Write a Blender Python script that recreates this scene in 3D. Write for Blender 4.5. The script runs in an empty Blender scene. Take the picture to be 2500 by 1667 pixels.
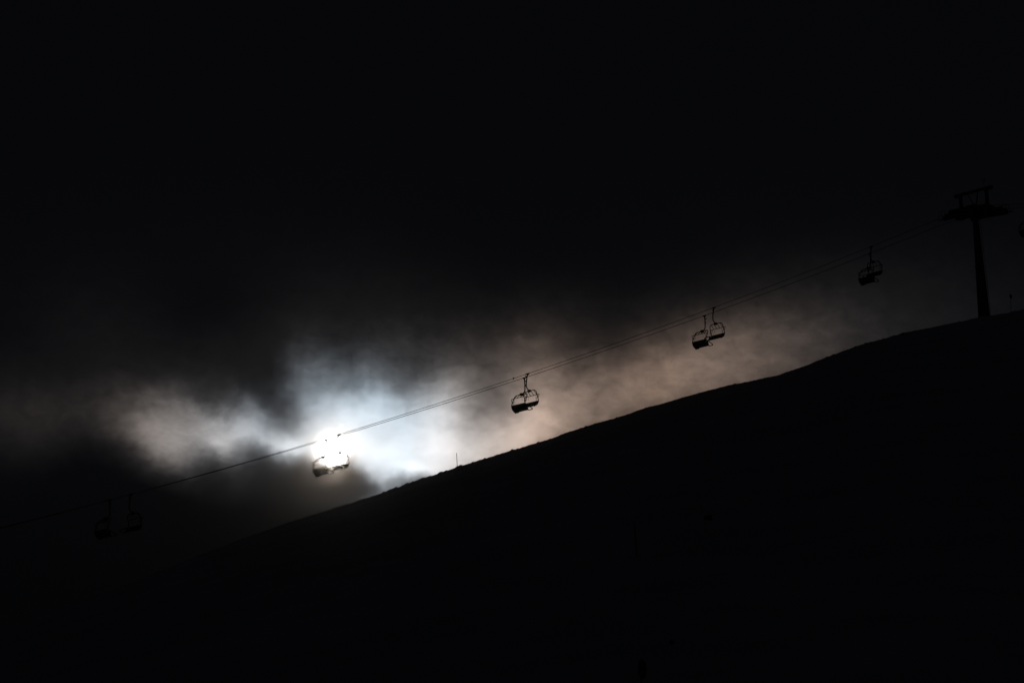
import bpy, math
import numpy as np
from mathutils import Vector, Matrix, Euler

# ------------------------------------------------------------------ camera
sc = bpy.context.scene
COL = sc.collection
PITCH = math.radians(12.8)
EYE = Vector((0.0, 0.0, 1.7))
FOC = 8500.0                               # focal length in photo pixels (2500 wide)
cam = bpy.data.cameras.new("camera"); cam_o = bpy.data.objects.new("camera", cam); COL.objects.link(cam_o)
cam_o.location = EYE; cam_o.rotation_euler = (math.pi / 2 + PITCH, 0, 0)
cam.sensor_width = 36.0; cam.lens = 36.0 * FOC / 2500.0; cam.clip_start = 0.5; cam.clip_end = 20000.0
sc.camera = cam_o

def px_dir(x, y):                          # direction seen at a place of the photograph
    d = Vector((0, math.cos(PITCH), math.sin(PITCH))) + Vector((1, 0, 0)) * ((x - 1250.0) / FOC) \
        + Vector((0, -math.sin(PITCH), math.cos(PITCH))) * ((833.5 - y) / FOC)
    return d.normalized()

# ------------------------------------------------------------------ exposure
sc.view_settings.view_transform = 'Standard'; sc.view_settings.look = 'None'
sc.view_settings.exposure = -10.0; sc.view_settings.gamma = 1.0; sc.view_settings.use_curve_mapping = False
EXPO = 2.0 ** 10                          # the photograph is exposed for the sun itself
sc.cycles.use_denoising = True
sc.cycles.max_bounces = 4
sc.cycles.filter_width = 1.5

# ------------------------------------------------------------------ sun and sky
SUN = px_dir(813, 1099)
SUN_EL = math.asin(SUN.z); SUN_ROT = math.atan2(SUN.x, SUN.y)
SUN_R = SUN.cross(Vector((0, 0, 1))).normalized(); SUN_U = SUN_R.cross(SUN)
sl = bpy.data.lights.new("sun", 'SUN'); sl.energy = 5.0; sl.angle = math.radians(0.5); sl.color = (1.0, 0.93, 0.82)
so = bpy.data.objects.new("sun", sl); COL.objects.link(so)
so.rotation_euler = SUN.to_track_quat('Z', 'Y').to_euler(); so.location = (0, 0, 60)

# backlit gaps in the cloud deck: (across, up, size across, size up, turn, brightness), in 0.67 degree steps from the sun
GLOW = [
    (2.613, 0.659, 0.685, 0.994, -0.341, 0.8655),
    (-1.070, 0.225, 1.342, 1.012, 0.098, 0.5950),
    (4.458, 1.018, 0.849, 1.186, -0.702, 0.8264),
    (-4.187, 0.218, 2.104, 0.692, -0.148, 0.6682),
    (-0.997, -0.425, 1.329, 0.883, 0.234, -0.3596),
    (-0.245, 1.220, 3.045, 1.519, -0.242, 0.3669),
    (0.337, -0.622, 1.330, 0.803, -0.220, -0.4169),
    (1.093, 0.212, 2.310, 1.078, -0.593, 0.4118),
    (0.430, -0.515, 1.158, 1.224, 0.211, -0.3693),
    (-0.188, 0.189, 1.072, 1.079, -0.458, 0.4215),
    (-0.756, 1.566, 2.302, 1.258, -0.365, -0.4209),
    (-0.455, 0.276, 1.029, 1.020, 0.118, 0.3220),
    (0.442, -0.159, 0.767, 0.675, 0.077, -0.3479),
    (0.953, 0.063, 0.842, 0.877, 0.109, 0.3734),
    (2.135, -0.867, 0.468, 0.419, -0.056, -0.2690),
    (-2.256, 0.079, 1.175, 0.517, 0.450, -0.3393),
    (11.524, -0.085, 3.890, 2.345, 0.070, 0.0951),
    (-1.873, 0.434, 0.543, 0.598, 0.223, 0.2783),
    (-1.432, 1.647, 1.063, 0.536, 0.495, -0.2414),
    (0.493, -0.130, 0.742, 0.684, -0.149, -0.2795),
    (1.260, -0.546, 0.648, 0.675, -0.626, 0.2962),
    (0.195, 0.462, 1.089, 0.511, 0.928, 0.2641),
    (0.489, -0.133, 0.744, 0.685, -0.139, -0.2928),
    (1.145, 0.455, 0.520, 1.103, -0.104, 0.2852),
    (-1.092, -0.272, 0.586, 0.669, 0.396, -0.2815),
    (-1.855, 0.430, 0.545, 0.612, 0.121, 0.2676),
    (-2.174, -0.146, 0.839, 0.683, 0.152, -0.2672),
    (0.388, -1.105, 0.932, 0.904, -0.158, 0.1841),
    (0.551, -0.104, 0.711, 0.694, -0.553, -0.2811),
    (0.119, -0.330, 0.618, 0.620, 0.158, 0.3001),
    (0.318, -0.421, 0.457, 0.386, -0.207, -0.2149),
    (0.114, -0.284, 0.447, 0.303, -0.194, 0.2366),
    (0.289, -0.393, 0.434, 0.352, 0.226, -0.1578),
    (0.867, -0.111, 0.458, 0.275, 0.359, 0.2661),
    (-4.882, -0.252, 0.889, 0.430, -0.602, -0.1307),
    (8.000, 1.942, 2.524, 0.785, 0.330, 0.3253),
    (10.127, 1.089, 3.648, 1.065, 0.378, 0.0985),
    (3.648, 0.932, 1.396, 0.564, 0.335, -0.6674),
    (0.761, 1.417, 3.283, 0.499, 0.193, -0.2339),
    (-1.950, 0.386, 1.210, 0.192, -0.352, 0.1737),
    (-1.769, 0.046, 0.344, 0.481, 0.000, -0.2703),
    (0.301, -0.361, 0.428, 0.352, 0.214, -0.1122),
    (0.288, -0.178, 0.483, 0.417, 0.221, 0.2472),
    (0.235, -0.456, 0.330, 0.140, 0.230, -0.2623),
    (1.843, -0.468, 0.549, 0.153, 0.039, 0.3454),
    (-0.136, -0.035, 0.269, 0.178, 1.236, -0.3426),
    (0.251, -0.252, 0.498, 0.440, 0.646, 0.1874),
    (0.508, -0.206, 0.566, 0.328, -0.511, -0.1878),
    (0.260, -0.237, 0.492, 0.441, 0.559, 0.2003),
    (-0.097, -0.634, 0.430, 0.250, -0.718, -0.1676),
    (0.292, -0.154, 0.484, 0.391, 0.106, 0.1745),
    (0.443, -0.270, 0.506, 0.350, -0.519, -0.1479),
    (0.521, -0.959, 0.582, 0.391, -0.045, 0.1777),
    (-2.743, 0.183, 0.318, 0.248, -0.377, 0.2973),
    (-5.649, 0.326, 0.723, 1.119, 1.346, -0.3532),
    (-1.146, -0.029, 0.447, 0.177, -0.073, 0.2218),
    (-0.901, -0.204, 0.393, 0.252, -0.180, -0.1678),
    (0.278, -0.164, 0.479, 0.386, 0.068, 0.1671),
    (0.293, -0.391, 0.436, 0.366, 0.115, -0.1576),
    (0.829, -0.420, 0.530, 0.174, -0.633, 0.2954),
    (0.430, -0.281, 0.490, 0.353, -0.503, -0.1090),
    (0.282, -0.189, 0.481, 0.426, 0.305, 0.2201),
    (0.235, -0.018, 0.289, 0.170, -1.116, -0.4322),
    (-0.801, 0.132, 0.392, 0.303, -0.274, 0.1457),
    (-0.585, -0.398, 0.369, 0.406, 0.139, -0.1459),
    (-1.130, 0.766, 0.604, 0.310, -0.723, -0.3358),
    (-0.811, 0.079, 0.352, 0.352, 0.089, 0.1726),
    (-0.738, 2.147, 0.371, 0.588, -0.087, 0.1382),
    (-0.602, -0.359, 0.379, 0.409, 0.212, -0.1150),
    (0.301, -0.149, 0.485, 0.394, 0.165, 0.1444),
    (0.294, -0.392, 0.437, 0.368, 0.103, -0.1581),
    (1.136, -0.239, 0.560, 0.204, 0.172, 0.2369),
]

def build_world():
    w = bpy.data.worlds.new("World"); sc.world = w; w.use_nodes = True
    nt = w.node_tree; nt.nodes.clear(); N = nt.nodes.new; L = nt.links.new
    def put(sock, v):
        if isinstance(v, bpy.types.NodeSocket): L(v, sock)
        elif v is not None: sock.default_value = v
    def m(op, a, b=None, c=None, clamp=False):
        n = N('ShaderNodeMath'); n.operation = op; n.use_clamp = clamp
        for i, v in enumerate((a, b, c)): put(n.inputs[i], v)
        return n.outputs[0]
    def vm(op, a, b=None, out=0):
        n = N('ShaderNodeVectorMath'); n.operation = op
        put(n.inputs[0], a); put(n.inputs[1], b)
        return n.outputs[out]
    def scale(a, f):
        n = N('ShaderNodeVectorMath'); n.operation = 'SCALE'; put(n.inputs[0], a); put(n.inputs['Scale'], f)
        return n.outputs[0]
    def comb(x, y, z=0.0):
        n = N('ShaderNodeCombineXYZ'); put(n.inputs[0], x); put(n.inputs[1], y); put(n.inputs[2], z)
        return n.outputs[0]
    def noise(vec, sc_, det, rough, dist=0.0):
        n = N('ShaderNodeTexNoise'); n.noise_dimensions = '3D'
        put(n.inputs['Vector'], vec); n.inputs['Scale'].default_value = sc_; n.inputs['Detail'].default_value = det
        n.inputs['Roughness'].default_value = rough; n.inputs['Distortion'].default_value = dist
        return n.outputs
    d = vm('NORMALIZE', N('ShaderNodeTexCoord').outputs['Generated'])
    ds = vm('DOT_PRODUCT', d, tuple(SUN), out=1)
    dsc = m('MAXIMUM', ds, 0.05)
    u = m('MULTIPLY', m('DIVIDE', vm('DOT_PRODUCT', d, tuple(SUN_R), out=1), dsc), 85.0)
    v = m('MULTIPLY', m('DIVIDE', vm('DOT_PRODUCT', d, tuple(SUN_U), out=1), dsc), 85.0)
    p0 = comb(u, v)
    r = vm('LENGTH', p0, out=1)
    # ragged cloud edges: bend the coordinates with soft noise
    w1 = noise(scale(p0, 1.0), 1.1, 2.0, 0.5)['Color']
    w2 = noise(vm('ADD', p0, (7.3, 2.1, 4.0)), 3.2, 2.0, 0.5)['Color']
    off = vm('ADD', scale(vm('SUBTRACT', w1, (0.5, 0.5, 0.5)), WARP1), scale(vm('SUBTRACT', w2, (0.5, 0.5, 0.5)), WARP2))
    p = vm('MULTIPLY', vm('ADD', p0, off), (1.0, 1.0, 0.0))
    tot = None
    for (cx, cy, sx, sy, rot, a) in GLOW:
        mp = N('ShaderNodeMapping'); mp.vector_type = 'TEXTURE'
        put(mp.inputs['Vector'], p); mp.inputs['Location'].default_value = (cx, cy, 0)
        mp.inputs['Rotation'].default_value = (0, 0, rot); mp.inputs['Scale'].default_value = (sx * 1.41421, sy * 1.41421, 1)
        q = mp.outputs[0]
        g = m('POWER', 0.36787944, vm('DOT_PRODUCT', q, q, out=1))
        tot = m('MULTIPLY_ADD', g, a, tot if tot is not None else 0.0)
    # fine cloud texture, streaked along the wind
    st = N('ShaderNodeMapping'); put(st.inputs['Vector'], p0); st.inputs['Rotation'].default_value = (0, 0, math.radians(-24)); st.inputs['Scale'].default_value = (0.8, 1.3, 1)
    n1 = noise(st.outputs[0], 2.1, 4.0, 0.5, 0.5)['Fac']
    # faint shafts standing over the sun
    fan = m('MULTIPLY', m('SUBTRACT', v, 0.2, None, True), m('SUBTRACT', 3.4, r, None, True))
    sh = N('ShaderNodeMapping'); put(sh.inputs['Vector'], p0); sh.inputs['Rotation'].default_value = (0, 0, math.radians(12)); sh.inputs['Scale'].default_value = (2.2, 0.30, 1)
    n2 = noise(sh.outputs[0], 1.5, 3.0, 0.5)['Fac']
    n3 = noise(vm('ADD', st.outputs[0], (3.1, 9.4, 1.7)), 5.0, 4.0, 0.55, 0.6)['Fac']
    amp = m('MAXIMUM', m('SUBTRACT', 1.1, tot), 0.16)   # thin bright cloud shows less texture
    tex = m('ADD', m('MULTIPLY', m('SUBTRACT', n1, 0.5), TEX1), m('MULTIPLY', m('SUBTRACT', n2, 0.5), m('MULTIPLY_ADD', fan, TEX2, 0.08)))
    tex = m('MULTIPLY_ADD', m('MULTIPLY_ADD', m('SUBTRACT', n3, 0.5), TEX3, tex), amp, 1.0)
    s = m('MAXIMUM', m('MULTIPLY_ADD', tot, tex, 0.0), 0.0)
    s = m('MINIMUM', s, 1.05)
    # corona tints: bluish white close to the sun, tan further out
    cr = N('ShaderNodeValToRGB'); el = cr.color_ramp.elements
    stops = [(0.0, .0), (0.9, -.05), (1.8, -.07), (2.4, -.01), (3.3, .05), (4.0, .12), (5.2, .23), (8.0, .30), (11.0, .24), (14.0, .10), (16.0, .0)]
    while len(el) < len(stops): el.new(0.5)
    for e, (x_, k_) in zip(el, stops):
        e.position = x_ / 16.0; e.color = (0.5 + k_, 0.5 + k_, 0.5 + k_, 1)
    put(cr.inputs[0], m('DIVIDE', r, 16.0))
    k = m('SUBTRACT', cr.outputs[0], 0.5)
    side = N('ShaderNodeMapRange'); put(side.inputs['Value'], u)
    for nm, vv in (('From Min', -4.0), ('From Max', 1.0), ('To Min', 0.6), ('To Max', 1.0)): side.inputs[nm].default_value = vv
    k = m('MULTIPLY', k, side.outputs[0])
    k = m('MULTIPLY_ADD', fan, -0.06, k)
    low = N('ShaderNodeMapRange'); low.interpolation_type = 'SMOOTHSTEP'; put(low.inputs['Value'], v)   # the deck thickens towards the horizon
    for nm, vv in (('From Min', -4.0), ('From Max', 0.6), ('To Min', 0.42 * BASE), ('To Max', BASE)): low.inputs[nm].default_value = vv
    def chan(f, bs):
        c = m('MULTIPLY_ADD', s, m('MULTIPLY_ADD', k, f, 1.0), m('MULTIPLY', low.outputs[0], bs))
        return m('ADD', m('POWER', c, 2.2), m('MINIMUM', m('MULTIPLY', c, 0.066), 0.0038))
    cc = N('ShaderNodeCombineColor')
    put(cc.inputs[0], chan(0.58, 0.97)); put(cc.inputs[1], chan(-0.05, 0.98)); put(cc.inputs[2], chan(-0.5, 1.22))
    clouds = scale(cc.outputs[0], EXPO)
    # the sun behind thin cloud
    disc = N('ShaderNodeMapRange'); disc.interpolation_type = 'SMOOTHSTEP'
    put(disc.inputs['Value'], r); disc.inputs['From Min'].default_value = SUN_R1; disc.inputs['From Max'].default_value = SUN_R0
    disc.inputs['To Min'].default_value = 0.0; disc.inputs['To Max'].default_value = 1.0
    soft = m('POWER', disc.outputs[0], 4.0)
    sunc = scale(vm('MULTIPLY', comb(soft, soft, soft), (1.0, 0.985, 0.965)), SUN_V * EXPO)
    # open sky seen dimly through the deck
    sky = N('ShaderNodeTexSky'); sky.sky_type = 'NISHITA'; sky.sun_disc = False
    sky.sun_elevation = SUN_EL; sky.sun_rotation = SUN_ROT; sky.altitude = 1800.0; sky.air_density = 1.0; sky.dust_density = 0.3
    deck = vm('MULTIPLY', sky.outputs[0], DECK)
    bg1 = N('ShaderNodeBackground'); put(bg1.inputs[0], deck); bg1.inputs[1].default_value = SKY_STRENGTH
    bg2 = N('ShaderNodeBackground'); put(bg2.inputs[0], vm('ADD', clouds, sunc)); bg2.inputs[1].default_value = 1.0
    add = N('ShaderNodeAddShader'); L(bg1.outputs[0], add.inputs[0]); L(bg2.outputs[0], add.inputs[1])
    out = N('ShaderNodeOutputWorld'); L(add.outputs[0], out.inputs[0])
    w.cycles.sampling_method = 'MANUAL'; w.cycles.sample_map_resolution = 1024

WARP1, WARP2, TEX1, TEX2, TEX3, BASE = 0.36, 0.24, 0.66, 0.34, 0.26, 6.0 / 255
SUN_R0, SUN_R1, SUN_V = 0.0, 0.72, 30.0
SKY_STRENGTH = 0.08
DECK = (0.7, 0.75, 0.9)                     # how much of each colour the deck lets through
build_world()

# ------------------------------------------------------------------ helpers
def tag(o, label=None, cat=None, group=None, kind=None):
    if label: o['label'] = label
    if cat: o['category'] = cat
    if group: o['group'] = group
    if kind: o['kind'] = kind
    return o

def empty(name, loc, rot=(0, 0, 0)):
    o = bpy.data.objects.new(name, None); COL.objects.link(o); o.empty_display_size = 0.3
    o.location = loc; o.rotation_euler = rot
    return o

class MB:
    """collects shapes and links them as one mesh object"""
    def __init__(s): s.v = []; s.f = []; s.sm = []
    def add(s, vs, fs, smooth=False):
        k = len(s.v); s.v += [tuple(p) for p in vs]; s.f += [tuple(i + k for i in f) for f in fs]; s.sm += [smooth] * len(fs)
    def hexa(s, c):                        # 8 corners, bottom ring then top ring
        s.add(c, [(3, 2, 1, 0), (4, 5, 6, 7), (0, 1, 5, 4), (1, 2, 6, 5), (2, 3, 7, 6), (3, 0, 4, 7)])
    def box(s, c, size, mat=None, bev=0.0):
        x, y, z = (a / 2 for a in size); M = mat or Matrix.Identity(3); c = Vector(c)
        if bev <= 0:
            s.hexa([c + M @ Vector(p) for p in ((-x, -y, -z), (x, -y, -z), (x, y, -z), (-x, y, -z), (-x, -y, z), (x, -y, z), (x, y, z), (-x, y, z))])
            return
        b = bev; ring = [(x - b, -y), (x, -y + b), (x, y - b), (x - b, y), (-x + b, y), (-x, y - b), (-x, -y + b), (-x + b, -y)]
        rin = [(a * (1 - b / x), e * (1 - b / y)) for a, e in ring]
        vs = [c + M @ Vector((a, e, h)) for h, rr in ((-z, rin), (-z + b, ring), (z - b, ring), (z, rin)) for a, e in rr]
        fs = [tuple(range(7, -1, -1)), tuple(range(24, 32))]
        for k in range(3):
            for i in range(8): j = (i + 1) % 8; fs.append((k * 8 + i, k * 8 + j, k * 8 + 8 + j, k * 8 + 8 + i))
        s.add(vs, fs)
    def beam(s, a, b, w, h, up=(0, 0, 1)):
        a = Vector(a); b = Vector(b); x = (b - a); ln = x.length; x.normalize()
        y = Vector(up).cross(x)
        if y.length < 1e-4: y = Vector((0, 1, 0)).cross(x)
        y.normalize(); z = x.cross(y)
        M = Matrix((x, y, z)).transposed(); s.box((a + b) / 2, (ln, w, h), M)
    def tube(s, pts, r, n=8, close=False, caps=True):
        P = [Vector(p) for p in pts]; m = len(P)
        R = r if isinstance(r, (list, tuple)) else [r] * m
        ref = None; rings = []
        for i in range(m):
            if close: t = P[(i + 1) % m] - P[i - 1]
            else: t = P[min(i + 1, m - 1)] - P[max(i - 1, 0)]
            t.normalize()
            if ref is None: ref = t.orthogonal().normalized()
            ref = (ref - t * ref.dot(t)).normalized(); b = t.cross(ref)
            rings.append([P[i] + (ref * math.cos(2 * math.pi * k / n) + b * math.sin(2 * math.pi * k / n)) * R[i] for k in range(n)])
        vs = [p for rg in rings for p in rg]; fs = []
        for i in range(m if close else m - 1):
            j = (i + 1) % m
            for k in range(n): l = (k + 1) % n; fs.append((i * n + k, i * n + l, j * n + l, j * n + k))
        if caps and not close: fs += [tuple(range(n - 1, -1, -1)), tuple(range((m - 1) * n, m * n))]
        s.add(vs, fs, True)
    def prism(s, poly, a, b, fn):          # a 2-D outline run from a to b; fn(p, q, t) gives the point
        n = len(poly); vs = [fn(p, q, t) for t in (a, b) for p, q in poly]
        s.add(vs, [tuple(range(n - 1, -1, -1)), tuple(range(n, 2 * n))] + [(i, (i + 1) % n, n + (i + 1) % n, n + i) for i in range(n)])
    def build(s, name, mat, parent=None):
        me = bpy.data.meshes.new(name); me.from_pydata(s.v, [], s.f); me.materials.append(mat)
        me.polygons.foreach_set('use_smooth', s.sm); me.update()
        import bmesh
        bm = bmesh.new(); bm.from_mesh(me); bmesh.ops.recalc_face_normals(bm, faces=bm.faces); bm.to_mesh(me); bm.free()
        o = bpy.data.objects.new(name, me); COL.objects.link(o)
        if parent: o.parent = parent
        return o

def smooth_path(pts, n=6):                 # rounded polyline (Catmull-Rom)
    P = [Vector(p) for p in pts]; P = [P[0] * 2 - P[1]] + P + [P[-1] * 2 - P[-2]]; out = []
    for i in range(1, len(P) - 2):
        for k in range(n):
            t = k / n
            out.append(0.5 * ((2 * P[i]) + (P[i + 1] - P[i - 1]) * t + (2 * P[i - 1] - 5 * P[i] + 4 * P[i + 1] - P[i + 2]) * t * t + (-P[i - 1] + 3 * P[i] - 3 * P[i + 1] + P[i + 2]) * t ** 3))
    return out + [P[-2]]

def copy_tree(o, parent=None):
    c = o.copy(); COL.objects.link(c)
    if parent: c.parent = parent
    for ch in list(o.children): copy_tree(ch, c)
    return c

def material(name, col, rough=0.6, metal=0.0, var=0.25, scale=6.0, bump=0.0, bump_scale=20.0, col2=None):
    mt = bpy.data.materials.new(name); mt.use_nodes = True; nt = mt.node_tree; b = nt.nodes['Principled BSDF']
    tc = nt.nodes.new('ShaderNodeTexCoord'); n = nt.nodes.new('ShaderNodeTexNoise'); n.inputs['Scale'].default_value = scale; n.inputs['Detail'].default_value = 5
    nt.links.new(tc.outputs['Object'], n.inputs['Vector'])
    r = nt.nodes.new('ShaderNodeValToRGB'); c2 = col2 or tuple(min(1, c * (1 + var)) for c in col); c1 = tuple(c * (1 - var) for c in col) if col2 is None else col
    r.color_ramp.elements[0].position = 0.35; r.color_ramp.elements[1].position = 0.65
    r.color_ramp.elements[0].color = (*c1, 1); r.color_ramp.elements[1].color = (*c2, 1)
    nt.links.new(n.outputs['Fac'], r.inputs[0]); nt.links.new(r.outputs[0], b.inputs['Base Color'])
    b.inputs['Roughness'].default_value = rough; b.inputs['Metallic'].default_value = metal
    if bump:
        n2 = nt.nodes.new('ShaderNodeTexNoise'); n2.inputs['Scale'].default_value = bump_scale; n2.inputs['Detail'].default_value = 6
        nt.links.new(tc.outputs['Object'], n2.inputs['Vector']); bp = nt.nodes.new('ShaderNodeBump'); bp.inputs['Strength'].default_value = bump; bp.inputs['Distance'].default_value = 0.1
        nt.links.new(n2.outputs['Fac'], bp.inputs['Height']); nt.links.new(bp.outputs[0], b.inputs['Normal'])
    return mt

SNOW = material('wind packed snow', (0.52, 0.53, 0.56), 0.85, 0, scale=0.12, bump=0.6, bump_scale=1.5, col2=(0.66, 0.67, 0.70))
STEEL = material('weathered dark steel', (0.07, 0.07, 0.075), 0.7, 0.0, 0.3, 3.0)
BLACK = material('black painted steel', (0.03, 0.03, 0.032), 0.65, 0.0, 0.3, 8.0)
VINYL = material('black vinyl cushion', (0.028, 0.026, 0.026), 0.8, 0.0, 0.2, 12.0, 0.2, 60.0)
RUBBER = material('sheave rubber', (0.03, 0.03, 0.03), 0.9, 0.0, 0.3, 10.0)
ROPE = material('steel wire rope', (0.06, 0.058, 0.055), 0.7, 0.0, 0.3, 4.0)
ROCK = material('dark rock', (0.06, 0.055, 0.05), 0.95, 0, 0.5, 5.0, 0.8, 8.0)
POLEM = material('dark pole paint', (0.05, 0.045, 0.045), 0.7, 0, 0.2, 8.0)

# ------------------------------------------------------------------ lay of the land
HEAD = math.radians(40.0)                  # the lift climbs away to the right
FWD = Vector((math.cos(HEAD), math.sin(HEAD), 0)); WID = Vector((math.sin(HEAD), -math.cos(HEAD), 0))
UPZ = Vector((0, 0, 1))
dC = px_dir(1280, 922); NEAR0 = EYE + dC * (392.0 / dC.dot(px_dir(1250, 833.5)))
W_NEAR = NEAR0.dot(WID); GAUGE = 4.8; W_FAR = W_NEAR - GAUGE; W_RIDGE = W_NEAR - 5.6
def on_plane(x, y, wv):                    # where a sight line meets a vertical plane running along the lift
    d = px_dir(x, y); t = (wv - EYE.dot(WID)) / d.dot(WID)
    return EYE + d * t

RIDGE_PX = [(-400, 1648), (-200, 1600), (0, 1540), (100, 1503), (212, 1462), (303, 1430), (372, 1400), (478, 1358), (585, 1318), (654, 1294), (691, 1281), (760, 1261), (845, 1233), (930, 1205),
    (1015, 1176), (1083, 1153.5), (1116, 1142), (1170, 1125), (1234, 1105), (1335, 1075), (1393, 1054.5), (1431, 1042), (1505, 1020), (1563, 1002),
    (1675, 970), (1739, 953), (1813, 937), (1840, 931), (1898, 919), (1966, 894), (2017, 873), (2073, 854), (2098, 845), (2159, 828), (2205, 816),
    (2247, 807.5), (2317, 792), (2390, 777), (2468, 763), (2500, 756), (2700, 705), (2900, 660)]
ra = []; re = []
for x, y in RIDGE_PX:
    d = px_dir(x, y); ra.append(math.degrees(math.atan2(d.x, d.y))); re.append(math.degrees(math.atan2(d.z, math.hypot(d.x, d.y))))
ra = [-180, -120, -60, -25] + ra + [20, 30, 60, 120, 180]
re = [1.0, 1.0, 2.0, 5.5] + re + [14.8, 14.5, 8.0, 1.0, 1.0]
def ridge_el(a): return np.radians(np.interp(a, ra, re))
def ridge_rho(a):
    c = np.cos(np.radians(np.clip(a, -95, 22) + 40.0)); return np.minimum((EYE.dot(WID) - W_RIDGE) / np.maximum(c, 0.3), 1000.0)
def land(x, y):
    """height of the smooth hillside; numpy arrays or numbers"""
    a = np.degrees(np.arctan2(x, y)); rho = np.hypot(x, y); e = ridge_el(a); rr = ridge_rho(a); k = rho / rr
    g = 1 - np.clip(1 - k, 0, 1) ** 2.6
    zin = EYE.z * np.clip(k * 6, 0, 1) + rho * np.tan(e * g)
    zr = EYE.z + rr * np.tan(e); over = rho - rr
    zout = zr + over * np.tan(e) - 0.16 * over - 0.0009 * np.maximum(over, 0) ** 2
    return np.where(k <= 1, zin, np.maximum(zout, -60.0))
def vnoise(x, y, seed):
    def h(i, j):
        n = (i.astype(np.int64) * 374761393 + j.astype(np.int64) * 668265263 + seed * 1442695041) & 0x7fffffff
        n = ((n ^ (n >> 13)) * 1274126177) & 0x7fffffff
        return ((n ^ (n >> 16)) & 0xffff) / 65535.0
    i = np.floor(x); j = np.floor(y); fx = x - i; fy = y - j; fx = fx * fx * (3 - 2 * fx); fy = fy * fy * (3 - 2 * fy)
    return (h(i, j) * (1 - fx) + h(i + 1, j) * fx) * (1 - fy) + (h(i, j + 1) * (1 - fx) + h(i + 1, j + 1) * fx) * fy - 0.5
def rough(x, y):
    tuft = np.maximum(vnoise(x / 0.6, y / 0.6, 9) - 0.20, 0) * 0.6 * np.clip(vnoise(x / 9, y / 9, 5) * 2 + .6, 0, 1)
    return 0.30 * vnoise(x / 9, y / 9, 1) + 0.17 * vnoise(x / 3.1, y / 3.1, 2) + 0.10 * vnoise(x / 1.1, y / 1.1, 3) + 0.06 * vnoise(x / .42, y / .42, 4) + tuft

def build_hill():
    az = np.unique(np.concatenate([np.arange(-180, -60, 4.0), np.arange(-60, -12, 0.5), np.arange(-12, -9.2, 0.05), np.arange(-9.2, 9.2, 0.0115), np.arange(9.2, 12, 0.05), np.arange(12, 60, 0.5), np.arange(60, 180.1, 4.0)]))
    kk = np.concatenate([[0.004, 0.02, 0.05, 0.1, 0.15], np.arange(0.2, 0.9, 0.02), np.arange(0.9, 0.97, 0.006), np.arange(0.97, 1.012, 0.0021), np.arange(1.014, 1.05, 0.008), [1.08, 1.15, 1.3, 1.6, 2.2, 3.2, 5.0]])
    A, K = np.meshgrid(az, kk); R = K * ridge_rho(A); X = R * np.sin(np.radians(A)); Y = R * np.cos(np.radians(A))
    Z = land(X, Y) + rough(X, Y) * np.clip(R / 40, 0, 1)
    nr, nc = A.shape; co = np.stack([X, Y, Z], -1).reshape(-1, 3)
    co = np.vstack([co, [[0, 0, 0]]])
    ii = (np.arange(nr - 1)[:, None] * nc + np.arange(nc - 1)[None]).ravel()
    quads = np.stack([ii, ii + nc, ii + nc + 1, ii + 1], -1)
    tris = np.stack([np.full(nc - 1, nr * nc), np.arange(nc - 1), np.arange(1, nc)], -1)
    me = bpy.data.meshes.new('hillside')
    nq, ntr = len(quads), len(tris)
    me.vertices.add(len(co)); me.vertices.foreach_set('co', co.ravel())
    me.loops.add(nq * 4 + ntr * 3); me.loops.foreach_set('vertex_index', np.concatenate([quads.ravel(), tris.ravel()]).astype(np.int32))
    me.polygons.add(nq + ntr)
    me.polygons.foreach_set('loop_start', np.concatenate([np.arange(nq) * 4, nq * 4 + np.arange(ntr) * 3]).astype(np.int32))
    me.polygons.foreach_set('use_smooth', np.ones(nq + ntr, bool))
    me.update(calc_edges=True); me.validate(); me.materials.append(SNOW)
    # faces look up
    import bmesh
    bm = bmesh.new(); bm.from_mesh(me); up = sum(f.normal.z for f in list(bm.faces)[:2000])
    if up < 0: bmesh.ops.reverse_faces(bm, faces=bm.faces)
    bm.to_mesh(me); bm.free()
    o = bpy.data.objects.new('hillside', me); COL.objects.link(o); tag(o, kind='structure')
    return o
build_hill()
def ground(x, y): return float(land(np.float64(x), np.float64(y)))
def on_hill(x, y):                         # where a sight line first meets the hillside
    d = px_dir(x, y); t = 20.0
    while t < 900:
        p = EYE + d * t
        if p.z <= ground(p.x, p.y): return p
        t += 0.1
    a = math.degrees(math.atan2(d.x, d.y)); t = float(ridge_rho(a)) * 0.998 / math.hypot(d.x, d.y)
    p = EYE + d * t; p.z = ground(p.x, p.y); return p

# ------------------------------------------------------------------ the two cables
NEAR_PX = [(0, 1285), (106, 1262.5), (266, 1221.5), (345, 1201), (478, 1165), (558, 1142.5), (696, 1101), (730, 1091.5), (796, 1072), (880, 1047), (1220, 942), (1250, 932.5), (1280, 922), (1340, 901.6), (1660, 792.6), (1720, 771), (1790, 745), (2060, 644), (2124, 618.5), (2190, 593), (2227, 577.5), (2306, 547)]
FAR_PX = [(0, 1286), (106, 1263.5), (320, 1208), (478, 1165), (558, 1142), (696, 1098.5), (730, 1088), (827, 1059.5), (880, 1043.4), (1220, 935), (1250, 924), (1288, 911.5), (1340, 894), (1660, 782), (1743, 752), (1790, 733), (2060, 628), (2128, 602), (2183, 580.5), (2220, 564), (2296, 532)]
PYL_TOP = on_plane(2378, 520, W_NEAR - GAUGE / 2)
S_PYL = PYL_TOP.dot(FWD)
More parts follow.
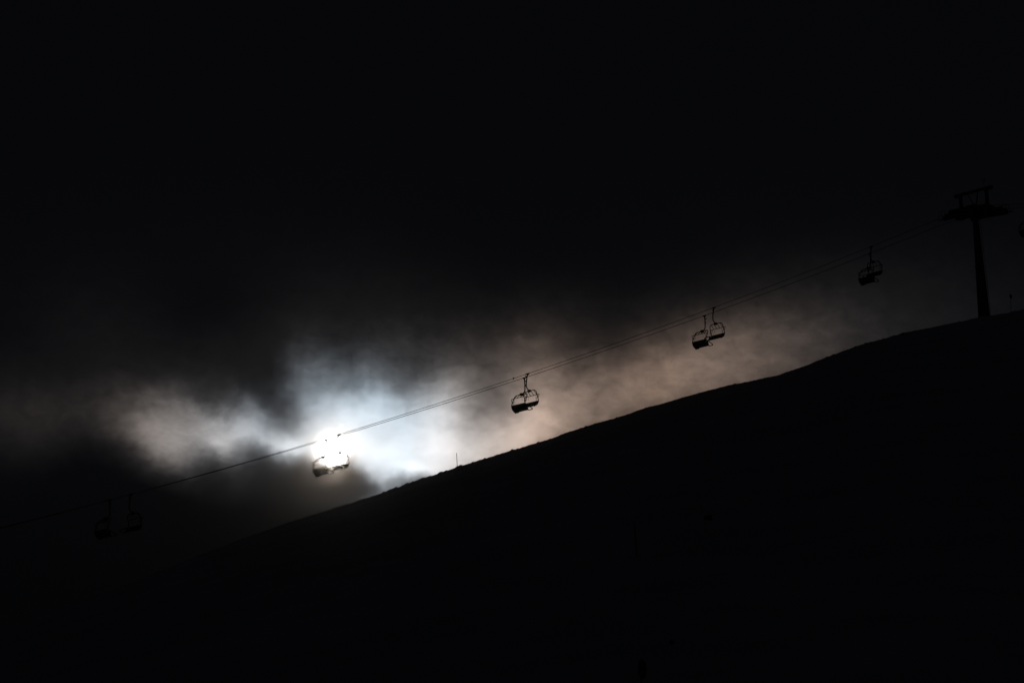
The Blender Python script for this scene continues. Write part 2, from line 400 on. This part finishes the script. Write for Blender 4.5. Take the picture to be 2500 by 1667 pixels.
def cable(pix, wv, tail):
    P = [on_plane(x, y, wv) for x, y in pix]; s = [p.dot(FWD) for p in P]; z = [p.z for p in P]
    c = np.polyfit(np.array(s) - 250, z, 3); c2 = np.polyfit(np.array(s[:6]) - 250, z[:6], 1)
    T = [on_plane(x, y, wv) for x, y in tail]; ts = [p.dot(FWD) for p in T]; tz = [p.z for p in T]
    S0, S1 = s[0], s[-1]
    # beyond the photograph the cables run on at the slope they leave it with
    g0 = np.polyval(np.polyder(c), S0 - 250)
    xs = [S1] + ts; zs = [float(np.polyval(c, S1 - 250))] + tz
    g1 = (zs[-1] - zs[-2]) / (xs[-1] - xs[-2])
    def h(q):
        if q < S0: return float(np.polyval(c, S0 - 250)) + g0 * (q - S0)
        if q <= S1: return float(np.polyval(c, q - 250))
        if q <= xs[-1]: return float(np.interp(q, xs, zs))
        return zs[-1] + g1 * (q - xs[-1])
    def at(q): p = FWD * q + WID * wv; p.z = h(q); return p
    return at, (S0, S1, xs[-1])
near_at, near_rng = cable(NEAR_PX, W_NEAR, [(2349, 533.5), (2408, 519.5), (2467, 510), (2514, 505), (2580, 499)])
far_at, far_rng = cable(FAR_PX, W_FAR, [(2303, 528.5), (2362, 512), (2425, 500), (2486, 499), (2560, 497)])
def build_cable(at, rng, label):
    b = MB(); qs = list(np.arange(rng[0] - 60, rng[2] + 40, 1.5))
    b.tube([at(q) for q in qs], 0.027, 8)
    return tag(b.build('haul_cable', ROPE), label, 'cable', 'cables of the chairlift')
build_cable(near_at, near_rng, 'lower of the two thin black lift cables, carrying the chairs that face uphill')
build_cable(far_at, far_rng, 'upper of the two thin black lift cables, carrying the chairs that face downhill')
def s_of(x, y, wv): return on_plane(x, y, wv).dot(FWD)
# a small knob clamped on the upper cable
q = s_of(1253.6, 923, W_FAR); kp = far_at(q); b = MB()
b.box((0, 0, 0.02), (0.16, 0.10, 0.10), None, 0.02); b.tube([(0, 0, 0.05), (0.02, 0, 0.15)], [0.04, 0.03], 8)
b.tube([(-0.07, 0, -0.06), (0.07, 0, -0.06)], 0.03, 8)
ko = b.build('cable_knob', BLACK); ko.location = kp; ko.rotation_euler = (0, -math.atan(0.42), HEAD)
tag(ko, 'tiny dark knob sitting on the upper cable, downhill of the overlapping chairs', 'cable fitting')

# ------------------------------------------------------------------ chairs
# local axes: x = the way the chair faces, y = its left, z = up, origin where the grip holds the cable
def make_chair(slope, label):
    t = empty('chairlift_chair', (0, 0, 0)); tag(t, label, 'chairlift chair', 'chairs hanging on the lift')
    R = Matrix.Rotation(-slope, 3, 'Y')
    g = MB()
    g.box(R @ Vector((0, 0, 0)), (0.62, 0.12, 0.12), R, 0.025); g.box(R @ Vector((-.02, 0, -.09)), (0.26, 0.18, 0.14), R, 0.03)
    g.tube([R @ Vector((0.06, -.05, -.05)), R @ Vector((0.06, .09, -.05))], .09, 12)
    g.build('grip', BLACK, t)
    lv = MB(); lv.tube([(0.07, 0, -.33), (0.2, 0, -.37), (0.29, 0, -.33), (0.36, 0, -.23)], [.055, .05, .04, .03], 8); lv.tube([(0.08, 0, -.42), (.17, 0, -.36)], .05, 8)
    lv.build('grip_lever', BLACK, t)
    h = MB(); path = smooth_path([(-.02, 0, -.03), (.07, 0, -.40), (.11, 0, -.81), (.14, 0, -1.38), (.06, 0, -1.64), (-.14, 0, -1.84), (-.33, 0, -1.95)], 6)
    n = len(path); h.tube(path, [.075 - .018 * i / n for i in range(n)], 10)
    h.box((.16, 0, -.88), (.10, .12, .22), None, .02)
    h.build('hanger', BLACK, t)
    d = MB(); d.box((-.33, 0, -1.97), (.30, .44, .26), None, .05); d.box((-.25, 0, -2.06), (.2, .30, .14), None, .03)
    d.build('damper_box', BLACK, t)
    bf = MB(); half = [(-.80, -1.15, -3.26), (-.66, -1.16, -2.85), (-.50, -1.13, -2.38), (-.40, -1.05, -2.12), (-.34, -.86, -2.00), (-.33, -.5, -1.985)]
    full = half + [(x, -y, z) for x, y, z in reversed(half)]
    bf.tube(smooth_path(full, 5), .05, 8)
    for sy in (-1, 1):                     # the frame runs on under the seat ends
        bf.tube(smooth_path([(-.80, sy * 1.15, -3.24), (-.72, sy * 1.15, -3.52), (-.50, sy * 1.15, -3.76), (-.18, sy * 1.15, -3.95)], 4), .04, 8)
    bf.tube([(-.68, -1.15, -3.66), (-.68, 1.15, -3.66)], .03, 8)
    bf.build('bail_frame', BLACK, t)
    def shell(name, mid, th, y0, y1, parent=None, mat=VINYL):
        m_ = MB(); up = []; dn = []
        for i, (x, z) in enumerate(mid):
            a = mid[max(i - 1, 0)]; c = mid[min(i + 1, len(mid) - 1)]; tx, tz = c[0] - a[0], c[1] - a[1]; l = math.hypot(tx, tz)
            nx, nz = -tz / l, tx / l
            if nx < 0 or (abs(nx) < .3 and nz < 0): nx, nz = -nx, -nz
            e = th / 2 * (0.55 if i in (0, len(mid) - 1) else 1)
            up.append((x + nx * e, z + nz * e)); dn.append((x - nx * e, z - nz * e))
        m_.prism(up + dn[::-1], y0, y1, lambda p_, q_, s_: (p_, s_, q_))
        return m_.build(name, mat, parent)
    # backrest shell with four pads, seat base with four cushions
    br = shell('backrest', [(-.84, -3.20), (-.79, -3.34), (-.71, -3.50), (-.60, -3.64)], .07, -1.10, 1.10, t, BLACK)
    st = shell('seat', [(-.62, -3.68), (-.44, -3.80), (-.22, -3.91)], .08, -1.10, 1.10, t, BLACK)
    for k in range(4):
        y0 = -1.08 + k * 0.545
        shell('back_pad', [(-.755, -3.20), (-.71, -3.34), (-.63, -3.49), (-.54, -3.60)], .08, y0, y0 + .525, br)
        shell('cushion', [(-.52, -3.62), (-.36, -3.72), (-.15, -3.83)], .11, y0, y0 + .525, st)
    for sy in (-1, 1):
        ar = MB()
        ar.tube(smooth_path([(-.60, sy * 1.16, -3.30), (-.42, sy * 1.16, -3.36), (-.03, sy * 1.17, -3.51), (.25, sy * 1.18, -3.62), (.33, sy * 1.18, -3.70), (.26, sy * 1.18, -3.78), (.0, sy * 1.17, -3.87), (-.20, sy * 1.16, -3.95)], 5), .05, 8)
        ar.box((.29, sy * 1.18, -3.70), (.10, .07, .14), None, .02)
        ar.prism([(-.68, -3.30), (-.42, -3.36), (-.22, -3.88), (-.52, -3.70)], sy * 1.13 - .03, sy * 1.13 + .03, lambda p_, q_, s_: (p_, s_, q_))
        ar.build('armrest', BLACK, t)
    rb = MB()
    rb.tube(smooth_path([(-.62, -1.22, -2.95), (-.74, -1.24, -2.60), (-.79, -1.20, -2.46), (-.79, -1.0, -2.45), (-.79, 1.0, -2.45), (-.79, 1.20, -2.46), (-.74, 1.24, -2.60), (-.62, 1.22, -2.95)], 4), .036, 6)
    for y in (-.95, .95): rb.tube([(-.79, y, -2.45), (-.66, y * 1.03, -2.85), (-.52, y * 1.08, -3.25)], .024, 6)
    for y in (-.78, -.27, .27, .78): rb.tube([(-.33, y, -1.99), (-.56, y, -2.23), (-.79, y, -2.45)], .034, 6)
    rob = rb.build('restraint_bar', BLACK, t)
    for y in (-.66, .66):
        fr = MB(); fr.tube([(-.79, y, -2.45), (-.78, y, -2.88)], .014, 6); fr.tube([(-.78, y - .1, -2.88), (-.78, y + .1, -2.88)], .014, 6)
        fr.build('footrest', BLACK, rob)
    return t

NEAR_GRIPS = [(267, 1222), (796.5, 1072), (1280, 922), (1720, 771), (2124, 618.5), (2514, 503)]
FAR_GRIPS = [(320, 1208), (826.6, 1059.6), (1288, 911.6), (1743, 752), (2127.6, 602)]
NEAR_LABEL = ['dim empty chair facing uphill, left of the hard to see pair lowest on the line',
    'empty chair facing uphill whose footrest loop hangs just under the blazing sun',
    'empty chair facing uphill, lower front chair of the pair overlapping right of the bare pole',
    'empty chair facing uphill, lower of the side by side pair over tan cloud',
    'empty chair facing uphill, lower of the overlapping pair just left of the pylon',
    'empty chair cut off by the right edge, uphill of the pylon']
FAR_LABEL = ['dim empty chair facing downhill, right of the hard to see pair lowest on the line',
    'empty chair facing downhill, glowing behind its twin in front of the sun',
    'empty chair facing downhill, upper rear chair of the pair overlapping right of the bare pole',
    'empty chair facing downhill, upper of the side by side pair over the tan cloud',
    'empty chair facing downhill, upper of the overlapping pair just left of the pylon']
SWAY = math.radians(2.5)
protoN = make_chair(math.atan(0.42), NEAR_LABEL[0]); protoF = make_chair(-math.atan(0.42), FAR_LABEL[0])
for grips, labels, proto, at, wv, yaw, sw in ((NEAR_GRIPS, NEAR_LABEL, protoN, near_at, W_NEAR, HEAD, SWAY), (FAR_GRIPS, FAR_LABEL, protoF, far_at, W_FAR, HEAD + math.pi, -SWAY)):
    for i, ((x, y), lab) in enumerate(zip(grips, labels)):
        o = proto if i == 0 else copy_tree(proto)
        o.location = at(s_of(x, y, wv)); o['label'] = lab
        o.rotation_euler = (0, sw * (1 + 0.12 * math.sin(i * 2.3)), yaw)

# ------------------------------------------------------------------ pylon
def build_pylon():
    base = on_hill(2404, 782); LEAN = math.radians(5.0)
    # stand it under the middle of the two cables
    mid = W_NEAR - GAUGE / 2; d = px_dir(2404, 785); tt = (mid - EYE.dot(WID)) / d.dot(WID); base = EYE + d * tt
    base.z = min(base.z, ground(base.x, base.y) + 0.1)
    t = empty('lift_pylon', base, (0, 0, HEAD)); tag(t, 'tall tapered black lift pylon with a crossarm and lifting frame on the ridge', 'lift pylon')
    # local: x = uphill along the lift, y = away from the viewer (so -y is the near cable), z = up
    R = Matrix.Rotation(-LEAN, 3, 'Y')
    def L(x, y, z): return R @ Vector((x, y, z))
    zc = (R.inverted() @ Vector((0, 0, (PYL_TOP.z - base.z)))).z
    H = (PYL_TOP.z - base.z) / math.cos(LEAN)
    sh = MB(); zs = [-1.5, 0.0, 0.25, H * .5, H - .3]; rs = [.80, .80, .78, .56, .36]
    sh.tube([L(0, 0, z) for z in zs], rs, 20); 
    for z, r_ in ((.3, .86), (H * .5, .62)): sh.tube([L(0, 0, z), L(0, 0, z + .12)], r_, 20)
    sh.build('shaft', STEEL, t)
    la = MB()
    def lx(z): return .80 - (.44) * max(z, 0) / H + .30
    for y in (-.2, .2): la.tube([L(lx(0.2), y, .2), L(lx(H - .5), y, H - .5)], .024, 6)
    z = .5
    while z < H - .6: la.tube([L(lx(z), -.2, z), L(lx(z), .2, z)], .014, 6); z += .3
    z = 1.2
    while z < H: la.tube([L(lx(z), 0, z), L(lx(z) - .38, 0, z)], .02, 6); z += 2.6
    la.build('ladder', STEEL, t)
    ca = MB(); ca.beam(L(0, -3.1, H), L(0, 3.1, H), .75, .70, L(0, 0, 1)); ca.box(L(0, 0, H - .25), (1.0, 1.1, .9), R, .06)
    for y in (-2.4, 2.4): ca.beam(L(0, y, H - .45), L(0, y, H + .7), .5, .5, L(1, 0, 0))
    ca.box(L(.25, -.55, H + .62), (.8, .9, .6), R, .05); ca.box(L(.1, -1.7, H + .58), (.7, .7, .5), R, .05); ca.box(L(-.2, 1.3, H + .5), (.7, 1.0, .34), R, .05)
    ca.build('crossarm', STEEL, t)
    lf = MB()
    for y in (-2.25, 2.25):
        lf.beam(L(0, y, H + .3), L(.06, y, H + 2.75), .34, .34, L(1, 0, 0))
        lf.beam(L(0, y, H + .4), L(-.9, y, H + .5), .1, .1)
    lf.beam(L(.06, -3.2, H + 2.86), L(.06, 3.2, H + 2.86), .30, .34, L(0, 0, 1))
    for y in (-2.9, 2.8): lf.box(L(.06, y, H + 2.80), (.45, .75, .46), R, .04)
    lf.beam(L(.05, 1.05, H + 2.72), L(.05, -.1, H + .85), .10, .10); lf.beam(L(.05, -.8, H + 2.72), L(.1, -.25, H + .85), .12, .12)
    lf.beam(L(.05, 2.2, H + 1.0), L(.05, 1.2, H + .4), .1, .1)
    lf.build('lifting_frame', STEEL, t)
    an = MB(); y = -1.95
    an.tube([L(.06, y, H + 3.0), L(.06, y, H + 3.7)], .035, 6); an.tube([L(.06, y, H + 3.6), L(-.2, y, H + 3.95)], .03, 6); an.tube([L(.06, y, H + 3.6), L(.3, y, H + 3.95)], .03, 6)
    an.tube([L(-.2, y, H + 3.9), L(-.2, y, H + 4.05)], .06, 8); an.tube([L(.3, y, H + 3.9), L(.3, y, H + 4.05)], .05, 8)
    an.build('wind_gauge', STEEL, t)
    inv = t.matrix_basis.copy(); inv = (Matrix.Translation(base) @ Matrix.Rotation(HEAD, 4, 'Z')).inverted()
    for at, wv, sgn in ((near_at, W_NEAR, -1), (far_at, W_FAR, 1)):
        c0 = S_PYL + (0.25 if sgn < 0 else 0.35)
        def Q(dx, dz, off=0.0):            # a point beside the cable, dz above it
            p = at(c0 + dx); p = p + Vector((0, 0, dz)) - WID * off
            return inv @ p
        tr = MB(); RS = .25
        for off in (-.16, .16):            # balance beams on both sides of the wheels
            pts = [(dx, -RS - .03) for dx in np.linspace(-3.4, 3.4, 9)]
            for a, b_ in zip(pts[:-1], pts[1:]): tr.beam(Q(a[0], a[1], off), Q(b_[0], b_[1], off), .06, .30)
            for x0 in (-2.55, -.85, .85, 2.55): tr.beam(Q(x0 - .8, -RS - .10, off * 1.2), Q(x0 + .8, -RS - .10, off * 1.2), .05, .60)
            for x0 in (-1.7, 1.7): tr.beam(Q(x0 - 1.3, -RS + .25, off * 1.5), Q(x0 + 1.3, -RS + .25, off * 1.5), .08, .40)
            tr.beam(Q(-2.2, .35, off * 1.8), Q(2.2, .30, off * 1.8), .10, .44)
        for x0 in (-2, 0, 2): tr.beam(Q(x0, .1, -.34), Q(x0, .1, .34), .14, .14)
        tr.beam(Q(0, .2, .3 * -sgn), Q(0, .2, -.5 * -sgn), .4, .4)
        tro = tr.build('sheave_train', STEEL, t)
        for k in range(10):
            w_ = MB(); dx = -3.25 + k * .722; c = Q(dx, -RS - .03)
            ax = (inv.to_3x3() @ WID).normalized()
            w_.tube([c - ax * .07, c - ax * .055, c + ax * .055, c + ax * .07], [RS - .04, RS, RS, RS - .04], 18)
            w_.tube([c - ax * .12, c + ax * .12], .07, 10)
            w_.build('sheave', RUBBER, tro)
        wk = MB()                          # service walkway outside the wheels with a hand rail
        o_ = .55 * -sgn * -1
        for dx in np.linspace(-3.4, 2.8, 9): wk.beam(Q(dx, -.42, o_ - .25), Q(dx + .78, -.42, o_ - .25), .05, .16); wk.beam(Q(dx, -.42, o_ + .3), Q(dx + .78, -.42, o_ + .3), .05, .16)
        for dx in np.arange(-3.4, 3.7, .35): wk.beam(Q(dx, -.40, o_ - .25), Q(dx, -.40, o_ + .3), .12, .04)
        rails = (-3.5, -2.9, -2.3, 1.8, 2.4, 3.0, 3.6)
        for dx in rails: wk.tube([Q(dx, -.4, o_ + .3), Q(dx, .62, o_ + .3)], .026, 6)
        for a, b_ in ((-3.5, -2.3), (1.8, 3.6)):
            wk.tube([Q(a, .62, o_ + .3), Q(b_, .62, o_ + .3)], .024, 6); wk.tube([Q(a, .15, o_ + .3), Q(b_, .15, o_ + .3)], .018, 6)
        wk.build('walkway', STEEL, t)
    ct = MB(); ct.tube([Vector((0, 0, -1.2)), Vector((0, 0, .12))], 1.15, 24); ct.build('footing', ROCK, t)
build_pylon()

# ------------------------------------------------------------------ marker poles and rocks
def pole(x0, y0, x1, y1, r, disc, label, yaw=0.0, seat=None):
    g = on_hill(x0, y0) if seat is None else seat
    dpt = (g - EYE).dot(px_dir(1250, 833.5)); d = px_dir(x1, y1); top = EYE + d * (dpt / d.dot(px_dir(1250, 833.5)))
    t = empty('piste_marker', g); tag(t, label, 'marker pole', 'marker poles on the slope')
    v = top - g; b = MB(); b.tube([v * (-.4 / v.length), v * .5, v], [r * 1.1, r, r * .9], 8); b.tube([v, v * (1 + .02 / v.length)], [r * .9, r * .3], 8)
    b.build('pole', POLEM, t)
    if disc:
        m_ = MB(); R = Matrix.Rotation(yaw, 3, 'Z'); nrm = R @ Vector((0, 1, 0))
        c = v - v.normalized() * (disc * .3) - nrm * (r + .012); m_.tube([c - nrm * .012, c - nrm * .010, c + nrm * .010, c + nrm * .012], [disc - .01, disc, disc, disc - .01], 28)
        m_.build('disc', POLEM, t)
    return t
pole(1116.5, 1143, 1114.7, 1105.5, .030, 0, 'thin bare pole standing on the ridge against the white cloud')
pole(2468.5, 763.5, 2467, 722, .028, .30, 'distant pole topped by a small round disc, on the ridge right of the pylon', math.radians(50))
pole(1554, 1356, 1549, 1274, .030, 0, 'barely visible dark bare pole on the open shaded slope')
pole(1569, 1760, 1565, 1625, .030, .30, 'near pole topped by a round disc, cut by the bottom edge of the picture', math.radians(62))

def rock(x, y, w, h, label, seed):
    g = on_hill(x, y); rng = np.random.default_rng(seed); import bmesh
    bm = bmesh.new(); bmesh.ops.create_icosphere(bm, subdivisions=3, radius=1.0)
    ph = rng.uniform(0, 6, 9)
    for v in bm.verts:
        c = v.co; f = 1 + .22 * math.sin(3 * c.x + ph[0]) * math.sin(2.5 * c.y + ph[1]) + .14 * math.sin(6 * c.z + ph[2] + 4 * c.x) + .07 * math.sin(11 * c.y + ph[3]) * math.sin(9 * c.x + ph[4])
        v.co = Vector((c.x * f * w / 2, c.y * f * w * .4, (c.z * f * .75 + .15) * h))
    me = bpy.data.meshes.new('rock'); bm.to_mesh(me); bm.free(); me.materials.append(ROCK)
    o = bpy.data.objects.new('rock', me); COL.objects.link(o); o.location = g; o.rotation_euler = (0, .1, rng.uniform(0, 6))
    tag(o, label, 'rock', 'rocks on the slope')
rock(2204, 817.5, .34, .30, 'small pointed rock on the skyline between the pylon and the last chair pair', 1)
rock(1431, 1044, .55, .22, 'low dark rock breaking the skyline below the tan cloud', 2)
rock(1084, 1155, .50, .18, 'low dark rock on the skyline just left of the thin bare pole', 3)
rock(1730, 1272, .55, .42, 'dark rock lying alone in the middle of the shaded slope', 4)
rock(1640, 1570, .22, .16, 'dark stone low on the shaded slope, above the disc topped pole', 5)

# ------------------------------------------------------------------ volume added to veil things near the sun with lens-like glare
GLARE_HAZE = 4.2e-5
def build_glare_haze():
    hb = MB(); zmin = min(v.co.z for v in bpy.data.objects['hillside'].data.vertices) - 1.0
    hb.hexa([(-5600, -5600, zmin), (5600, -5600, zmin), (5600, 5600, zmin), (-5600, 5600, zmin), (-5600, -5600, ZTOP), (5600, -5600, ZTOP), (5600, 5600, ZTOP), (-5600, 5600, ZTOP)])
    mt = bpy.data.materials.new('glare_haze'); mt.use_nodes = True; nt = mt.node_tree; nt.nodes.clear()
    o = nt.nodes.new('ShaderNodeOutputMaterial'); v = nt.nodes.new('ShaderNodeVolumePrincipled')
    v.inputs['Color'].default_value = (1.0, 0.91, 0.84, 1); v.inputs['Density'].default_value = GLARE_HAZE; v.inputs['Anisotropy'].default_value = 0.998
    nt.links.new(v.outputs[0], o.inputs['Volume'])
    tag(hb.build('glare_haze', mt), kind='stuff')
bpy.context.view_layer.update()
ZTOP = max((o.matrix_world @ Vector(c)).z for o in bpy.data.objects if o.type == 'MESH' for c in o.bound_box) + 1.0
build_glare_haze()
